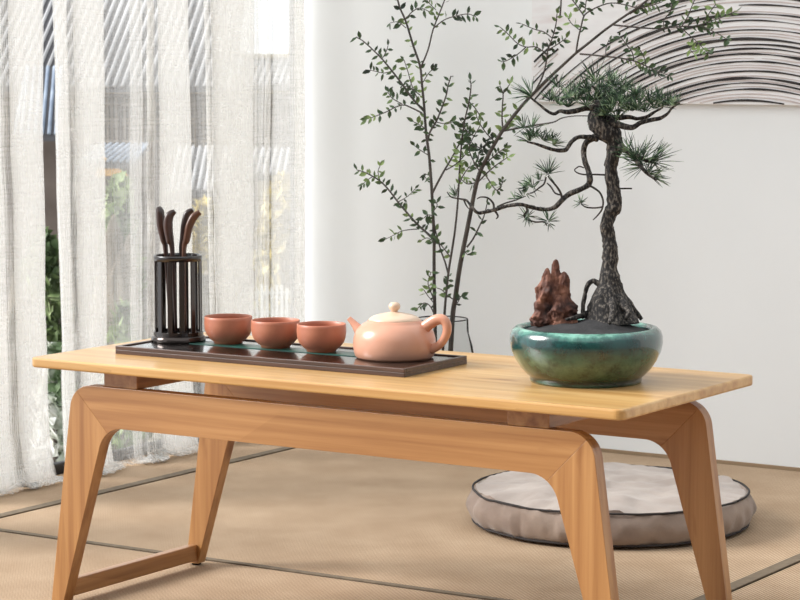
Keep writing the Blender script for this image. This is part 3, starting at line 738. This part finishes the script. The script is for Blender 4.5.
# ------------------------------------------------------------------ wall art
art = empty('wall_art', (0, 0, 0))
AX0 = -.5822; AX1 = .55; AZ0 = .686; AZ1 = 1.5
art.location = (AX0, WY, AZ0); tag(art, 'large canvas of black sweeping concentric arcs on the white wall', 'wall art')
m_canvas = simple('art_canvas', [(.3,(226,223,222)),(.5,(231,229,228)),(.72,(222,214,212))], scale=9, stretch=(1,1,6), rough=.9)
m_ink = simple('black_ink', [(.3,(20,18,18)),(.7,(58,52,50))], scale=30, rough=.8)
m_ink2 = simple('brown_wash', [(.3,(186,172,168)),(.7,(206,194,190))], scale=30, rough=.8)
c = MB(); c.box(0, AX1-AX0, -.010, 0, 0, AZ1-AZ0); c.build('canvas', m_canvas, art, bevel=.001)
def arc(Rpx, wpx, depth, mbx, seed):
    cx, cz = -.1059-.004, .3177
    rx, rz = Rpx/489, Rpx/530
    pts = []
    n = 220; w = wpx/510/2
    run = []
    def flush(run):
        if len(run) < 2: return
        vs = []; fs = []
        for (x, z, nx, nz, ww) in run:
            for yy in (-.0102, -.0102-depth):
                vs.append((x+nx*ww-AX0, yy, z+nz*ww-AZ0)); vs.append((x-nx*ww-AX0, yy, z-nz*ww-AZ0))
        for i in range(len(run)-1):
            a = i*4; b_ = a+4
            fs += [(a+2, a+3, b_+3, b_+2), (a, a+2, b_+2, b_), (a+1, b_+1, b_+3, a+3), (a, b_, b_+1, a+1)]
        m_ = len(run)*4-4
        fs += [(0,1,3,2), (m_, m_+2, m_+3, m_+1)]
        mbx.add(vs, fs)
    for i in range(n+1):
        th = math.radians(20 + 140*i/n)
        rr = 1 + .004*noise.noise(Vector((th*3, seed, 0)))
        x = cx+rx*rr*math.cos(th); z = cz+rz*rr*math.sin(th)
        ww = w*(.75+.9*noise.noise(Vector((th*7, seed*3.1, 1))))
        brk = Rpx > 296 and -.545+.01*(seed*7 % 3) < x < -.40+.012*(seed*5 % 4)
        ok = not brk and AX0+.002 < x < AX1-.002 and AZ0+.002 < z < AZ1-.002 and ww > w*.22
        if ok: run.append((x, z, math.cos(th), math.sin(th), max(ww, w*.3)))
        else: flush(run); run = []
    flush(run)
ink = MB(); wash = MB()
for i, Rp in enumerate([199.5, 211, 216.5, 221.5, 228.5, 238.5, 245.5, 250.5, 255, 260.5, 269.5, 278.5, 285, 294.5, 301, 307, 314, 321, 329]):
    arc(Rp, 1.9 if i % 3 else 2.5, .0010, ink, i+.5)
for i, Rp in enumerate([203, 206, 213.8, 219, 224.5, 232, 235, 241.5, 248, 263.5, 266.5, 273, 281.5, 288, 297.5, 304, 317, 325]):
    arc(Rp, 1.3, .0006, wash, i+31.5)
ink.build('ink_arcs', m_ink, art, fix=False); wash.build('wash_arcs', m_ink2, art, fix=False)

# ------------------------------------------------------------------ curtain
CXP = WX+.034
def ypx(px): return onplane(px, 200, 0, CXP).y
def curtain(segs, label, seed, lean=None):
    """segs: (px0, px1, passes) ; passes=1 single sheer layer, 3/5 = pleat folded on itself"""
    path = []
    SL = 1.26                                     # pleats all lean the same way
    def pt(y, d_): path.append((y - SL*d_, d_, 0))
    for (a, b, ps) in segs:
        ya, yb = ypx(a), ypx(b)
        if ps == 1:
            for k in range(1, 5): pt(ya+(yb-ya)*k/5, .003*math.sin(k*1.3+seed))
        elif ps < 0:                              # rounded ridge: cloth folded out into the room
            w = (yb-ya)/2.1; ym = (ya+yb)/2
            for p in range(-ps):
                for k in range(5):
                    t = (k/4 if p % 2 == 0 else 1-k/4)*2-1
                    path.append((ym + (p-(-ps-1)/2)*.0022 - .5*w*t, w*.5*t, 0))
        else:
            for p in range(ps):
                y0, y1 = (ya, yb) if p % 2 == 0 else (yb, ya)
                dd = (p-(ps-1)/2)*.0055
                for k in range(6):
                    t = k/5
                    pt(y0+(y1-y0)*(.02+.96*t), dd + .0022*math.sin(t*PI)*(1 if p % 2 else -1) + .0016*math.sin(t*17+p))
    P, _ = smooth_path([Vector((d_, y, 0)) for y, d_, f in path], None, 3)
    zs = [2.2-.16*i for i in range(9)]; zs = [z for z in zs if z > .95] + [.95-.07*i for i in range(10)] + [.28-.03*i for i in range(8)]
    zs += [.055, .035, .02, .010, .005]
    rows = [(z, 0) for z in zs] + [(.004, k) for k in range(1, 5)]
    vs = []
    for (z, pud) in rows:
        fl = max(0, (.16-z)/.16); fl = fl**2
        for i, p in enumerate(P):
            y = p.y; x = p.x
            y += .006*math.sin(z*3.1+p.y*14+seed) + .004*noise.noise(Vector((p.y*20, z*5, seed)))*(1+2*fl)
            x *= (1+ .12*noise.noise(Vector((y*9, z*2.2, seed+4))))
            cr = .0016*noise.noise(Vector((y*60, z*22, seed+9))) + .0022*noise.noise(Vector((y*14, z*9, seed+2)))
            x += cr*1.5
            fo = .5+.5*noise.noise(Vector((y*11, 2.5, seed)))
            x += fl*.035*fo + pud*.016*(fo+.1)
            y += fl*.03*noise.noise(Vector((y*10, 7.5, seed))) 
            zz = z
            if pud or z < .03:
                zz = z + .022*max(0, noise.noise(Vector((y*26, x*40, seed+1)))) + .0015*((i*7) % 5)
            vs.append((CXP + x, min(y, WY-.008), max(zz, .0025)))
    n = len(P)
    fs = [(r*n+i, r*n+i+1, (r+1)*n+i+1, (r+1)*n+i) for r in range(len(rows)-1) for i in range(n-1)]
    m = MB(); m.add(vs, fs, True)
    o0 = (CXP, ypx((segs[0][0]+segs[-1][1])/2), 0)
    o = m.build('sheer_curtain', m_linen, None, origin=o0, fix=False)
    tag(o, label, 'curtain', 'sheer linen curtains at the window')
    return o
curtain([(-70,-50,1),(-50,-22,5),(-22,4,4),(4,13,-9),(13,46,5)], 'pale sheer linen curtain panel at far left, left of the narrow gap', 1.0)
curtain([(57,70,4),(70,77,-9),(77,107,5),(107,131,1),(131,142,3),(142,158,-10),(158,190,5),(190,206,1),(206,214,-9),(214,255,6),(255,264,2),(264,272,-9),(272,294,2),(294,304,7)], 'wide pleated sheer linen curtain behind the tea tray, hem pooling on mats', 5.0)

# ------------------------------------------------------------------ garden outside
GZ = -2.35
mb = MB(); mb.box(-60, 6, 4, 70, GZ-.2, GZ)
G = mb.build('ground', m_ground); tag(G, kind='structure')
def ofr(D):     # frame facing the room at distance D
    base = CAM + Vector((-math.sin(YAW), math.cos(YAW), 0))*D; base.z = 0
    return Matrix.Translation(base) @ Matrix.Rotation(YAW, 4, 'Z')
def ux(px, D): return (px-400)/F*D*1.003
def uz(py, D): return CAM.z - math.tan(math.atan((py-300)/F)+PITCH)*D
def roof(mbt, mbc, M, x0, x1, zl, yl, zh, yh, sp, r, skew=0):
    """pitched roof slope with tile ribs"""
    mbc.add([M @ Vector(v) for v in ((x0,yl,zl),(x1,yl,zl),(x1,yh,zh),(x0,yh,zh),(x0,yl,zl-.06),(x1,yl,zl-.06),(x1,yh,zh-.06),(x0,yh,zh-.06))],
            [(0,1,2,3),(4,7,6,5),(0,4,5,1),(1,5,6,2),(2,6,7,3),(3,7,4,0)])
    x = x0+sp/2
    while x < x1:
        xs = max(x0, min(x1, x+skew))
        mbt.tube([M @ Vector((x, yl-.03, zl+r*.4)), M @ Vector((xs, yh, zh+r*.4))], r, 6); x += sp
D0 = 26; M0 = ofr(D0)
hall = empty('timber_hall', M0 @ Vector((ux(60,D0), 0, GZ))); hall.rotation_euler = (0, 0, YAW); Mi = hall.matrix_basis.inverted()
tag(hall, 'long dark timber hall with grey tiled roof seen through the window', 'building')
ML = Mi @ M0
w = MB(); w.box(ux(-250,D0), ux(320,D0), 0, 3.0, GZ, uz(90,D0), ML); w.build('wall', m_wood, hall)
w = MB(); w.box(ux(-250,D0), ux(320,D0), -.22, 0, uz(93,D0), uz(87,D0), ML); w.build('beam', m_beam, hall)
for a in range(-240, 320, 26):
    l = MB(); z1, z0 = uz(98,D0), uz(146,D0)
    for k in range(5): l.box(ux(a+2+k*4.4,D0), ux(a+3.3+k*4.4,D0), -.05, 0, z0, z1, ML)
    for zz in (103, 118, 122, 140): l.box(ux(a,D0), ux(a+22,D0), -.06, 0, uz(zz+2,D0), uz(zz,D0), ML)
    l.build('lattice_window', m_latt, hall)
tt, cc = MB(), MB(); roof(tt, cc, ML, ux(-250,D0), ux(240,D0), uz(86,D0), -.5, uz(-70,D0), 2.0, .085, .021, .35)
tt.build('roof_ribs', m_tile, hall); cc.build('roof_slope', m_tileg, hall)
tt, cc = MB(), MB(); roof(tt, cc, ML, ux(240,D0), ux(330,D0), uz(84,D0), -.4, uz(58,D0), .6, .07, .018, .05)
tt.build('porch_roof_ribs', m_tile, hall); cc.build('porch_roof_slope', m_tileg, hall)
rd = MB(); rd.box(ux(238,D0), ux(330,D0), .55, .7, uz(58,D0), uz(54,D0), ML); rd.tube([ML @ Vector((ux(291,D0), .6, uz(56,D0))), ML @ Vector((ux(291,D0), .6, uz(45,D0)))], [.06,.03], 10); rd.build('ridge', m_beam, hall)

def pavilion(D, x0, x1, ytop, yeave, wallc, label, tile, skew=0, sp=.06, gable=None):
    M = ofr(D); e = empty('garden_pavilion', M @ Vector((ux((x0+x1)/2,D), 0, GZ))); e.rotation_euler = (0,0,YAW); L_ = e.matrix_basis.inverted() @ M
    tag(e, label, 'building', 'small tiled garden pavilions')
    wi = (x1-x0)*.12
    w = MB(); w.box(ux(x0+wi,D), ux(x1-wi,D), .1, 1.4, GZ, uz(yeave,D), L_); w.build('wall', wallc, e)
    tt, cc = MB(), MB(); roof(tt, cc, L_, ux(x0,D), ux(x1,D), uz(yeave,D), -.35, uz(ytop,D), .6, sp, .017, skew)
    tt.build('roof_ribs', tile, e); cc.build('roof_slope', m_tileg, e)
    b = MB(); b.box(ux(x0,D), ux(x1,D), -.3, -.2, uz(yeave+4,D), uz(yeave,D), L_); b.build('eave', m_beam, e)
    return e, L_
pavilion(22, 20, 66, 68, 133, m_wood, 'narrow pavilion with blue grey tiled roof glimpsed in left curtain gap', m_tileblue, -.08)
e, L_ = pavilion(22.5, 84, 142, 147, 160, m_wood, 'low pavilion with orange gable between curtain folds', m_tileblue, .1)
gb = MB(); gb.add([L_ @ Vector(v) for v in ((ux(100,22.5),-.34,uz(174,22.5)),(ux(133,22.5),-.34,uz(174,22.5)),(ux(108,22.5),-.34,uz(155,22.5)),(ux(100,22.5),-.24,uz(174,22.5)),(ux(133,22.5),-.24,uz(174,22.5)),(ux(108,22.5),-.24,uz(155,22.5)))], [(0,1,2),(5,4,3),(0,3,4,1),(1,4,5,2),(2,5,3,0)]); gb.build('gable', m_orange, e)
pavilion(22, 172, 232, 150, 188, m_wood, 'low grey roofed pavilion glimpsed above the tea tools', m_tile)
pavilion(22, 250, 312, 152, 172, m_beam, 'cream eaved pavilion behind the yellow shrub at curtain right edge', m_tile)

def shrub(px, D, ytop, wpx, mat, label, cnt=900, name='garden_shrub'):
    M = ofr(D); zt = uz(ytop, D); r = wpx/F*D/2; h = zt-GZ
    root = empty(name, M @ Vector((ux(px,D), 0, GZ))); tag(root, label, 'shrub', 'garden shrubs beyond the window')
    m = MB()
    for k in range(cnt):
        z = random.uniform(.06, 1)
        while True:
            x, y = random.uniform(-1,1), random.uniform(-1,1)
            if x*x+y*y < 1: break
        env = math.sqrt(max(.02, 1-max(0, (z-.45)/.56)**2))
        lump = 1+.2*noise.noise(Vector((x*2+px, y*2, z*3)))
        c_ = Vector((x*r*env*lump, y*r*env*lump, z*h))
        a = Vector((random.gauss(0,1), random.gauss(0,1), random.gauss(0,1))).normalized(); b_ = a.cross(Vector((.3,.7,.5))).normalized()
        s_ = random.uniform(.035, .075)
        m.add([c_-a*s_, c_-b_*s_*.5, c_+a*s_, c_+b_*s_*.5], [(0,1,2,3)])
    m.build('foliage', mat, root, fix=False)
    m = MB(); m.tube([(0,0,0),(0,0,h*.7)], [.03,.015], 8); m.build('stem', m_wood, root)
shrub(120, 17, 176, 52, m_shrubg, 'green shrub seen between curtain folds below the orange gable', 1500)
shrub(44, 16.5, 232, 60, m_shrubg, 'green shrub in the narrow gap at left', 1300)
shrub(282, 17, 176, 62, m_shruby, 'yellow autumn shrub at the right end of the curtain', 1800)
shrub(205, 17.5, 200, 46, m_shruby, 'yellow green shrub behind the tea tool holder', 1000)
shrub(52, 13.2, 345, 50, m_shrubw, 'low white flowering shrub at the bottom of the left gap', 700)
shrub(122, 14.5, 305, 46, m_shrubg, 'low green shrub in front of the tall garden stone', 600)
# stones
for i, (px, D, yt, wp, l) in enumerate(((120, 15.6, 240, 60, 'tall grey brown garden stone below the green shrub'), (215, 15.8, 262, 80, 'broad garden stone behind the tea cups'), (20, 15.5, 280, 60, 'garden stone at far left behind the curtain'))):
    M = ofr(D); bm = bmesh.new(); bmesh.ops.create_icosphere(bm, subdivisions=4, radius=1)
    hh = (uz(yt, D)-GZ); r = wp/F*D/2
    for v in bm.verts:
        s_ = 1+.35*noise.noise(v.co*1.4+Vector((i*5, 0, 0)))+.12*noise.noise(v.co*4)
        v.co = Vector((v.co.x*r*s_, v.co.y*r*.7*s_, (v.co.z*.55+.45)*hh*min(s_, 1.1)))
    me = bpy.data.meshes.new('garden_stone'); bm.to_mesh(me); bm.free(); me.materials.append(m_stone)
    o = bpy.data.objects.new('garden_stone', me); col.objects.link(o); o.location = M @ Vector((ux(px,D), 0, GZ)); tag(o, l, 'rock', 'garden stones')
# picket fence
D = 15; M = ofr(D); fe = empty('picket_fence', M @ Vector((ux(285,D), 0, GZ))); fe.rotation_euler = (0,0,YAW); L_ = fe.matrix_basis.inverted() @ M
tag(fe, 'white picket fence in front of the yellow shrub', 'fence')
for k in range(14):
    x = ux(250+k*5, D); p = MB(); p.box(x, x+.018, 0, .015, GZ, uz(286+2*math.sin(k*2), D), L_); p.build('picket', m_picket, fe)
for yy in (292, 312):
    p = MB(); p.box(ux(248,D), ux(318,D), .015, .03, uz(yy+2.5,D), uz(yy,D), L_); p.build('rail', m_picket, fe)

# ------------------------------------------------------------------ light
w = bpy.data.worlds.new('world'); sc.world = w; w.use_nodes = True
nt = w.node_tree; bg = nt.nodes['Background']; bg.inputs['Color'].default_value = (.90, .955, 1, 1); bg.inputs['Strength'].default_value = 1.15
ld = bpy.data.lights.new('sun', 'SUN'); ld.energy = 4.8; ld.angle = math.radians(26); ld.color = (1, .99, .98)
lo_ = bpy.data.objects.new('sun', ld); col.objects.link(lo_)
sd_ = Vector((.86, .50, -.62)).normalized()
lo_.rotation_euler = sd_.to_track_quat('-Z', 'Y').to_euler(); lo_.location = (-3, -2, 3)

sc.view_settings.view_transform = 'Standard'; sc.view_settings.look = 'None'; sc.view_settings.gamma = 1; sc.view_settings.use_curve_mapping = False
sc.view_settings.exposure = 0.28
sc.cycles.transparent_max_bounces = 40
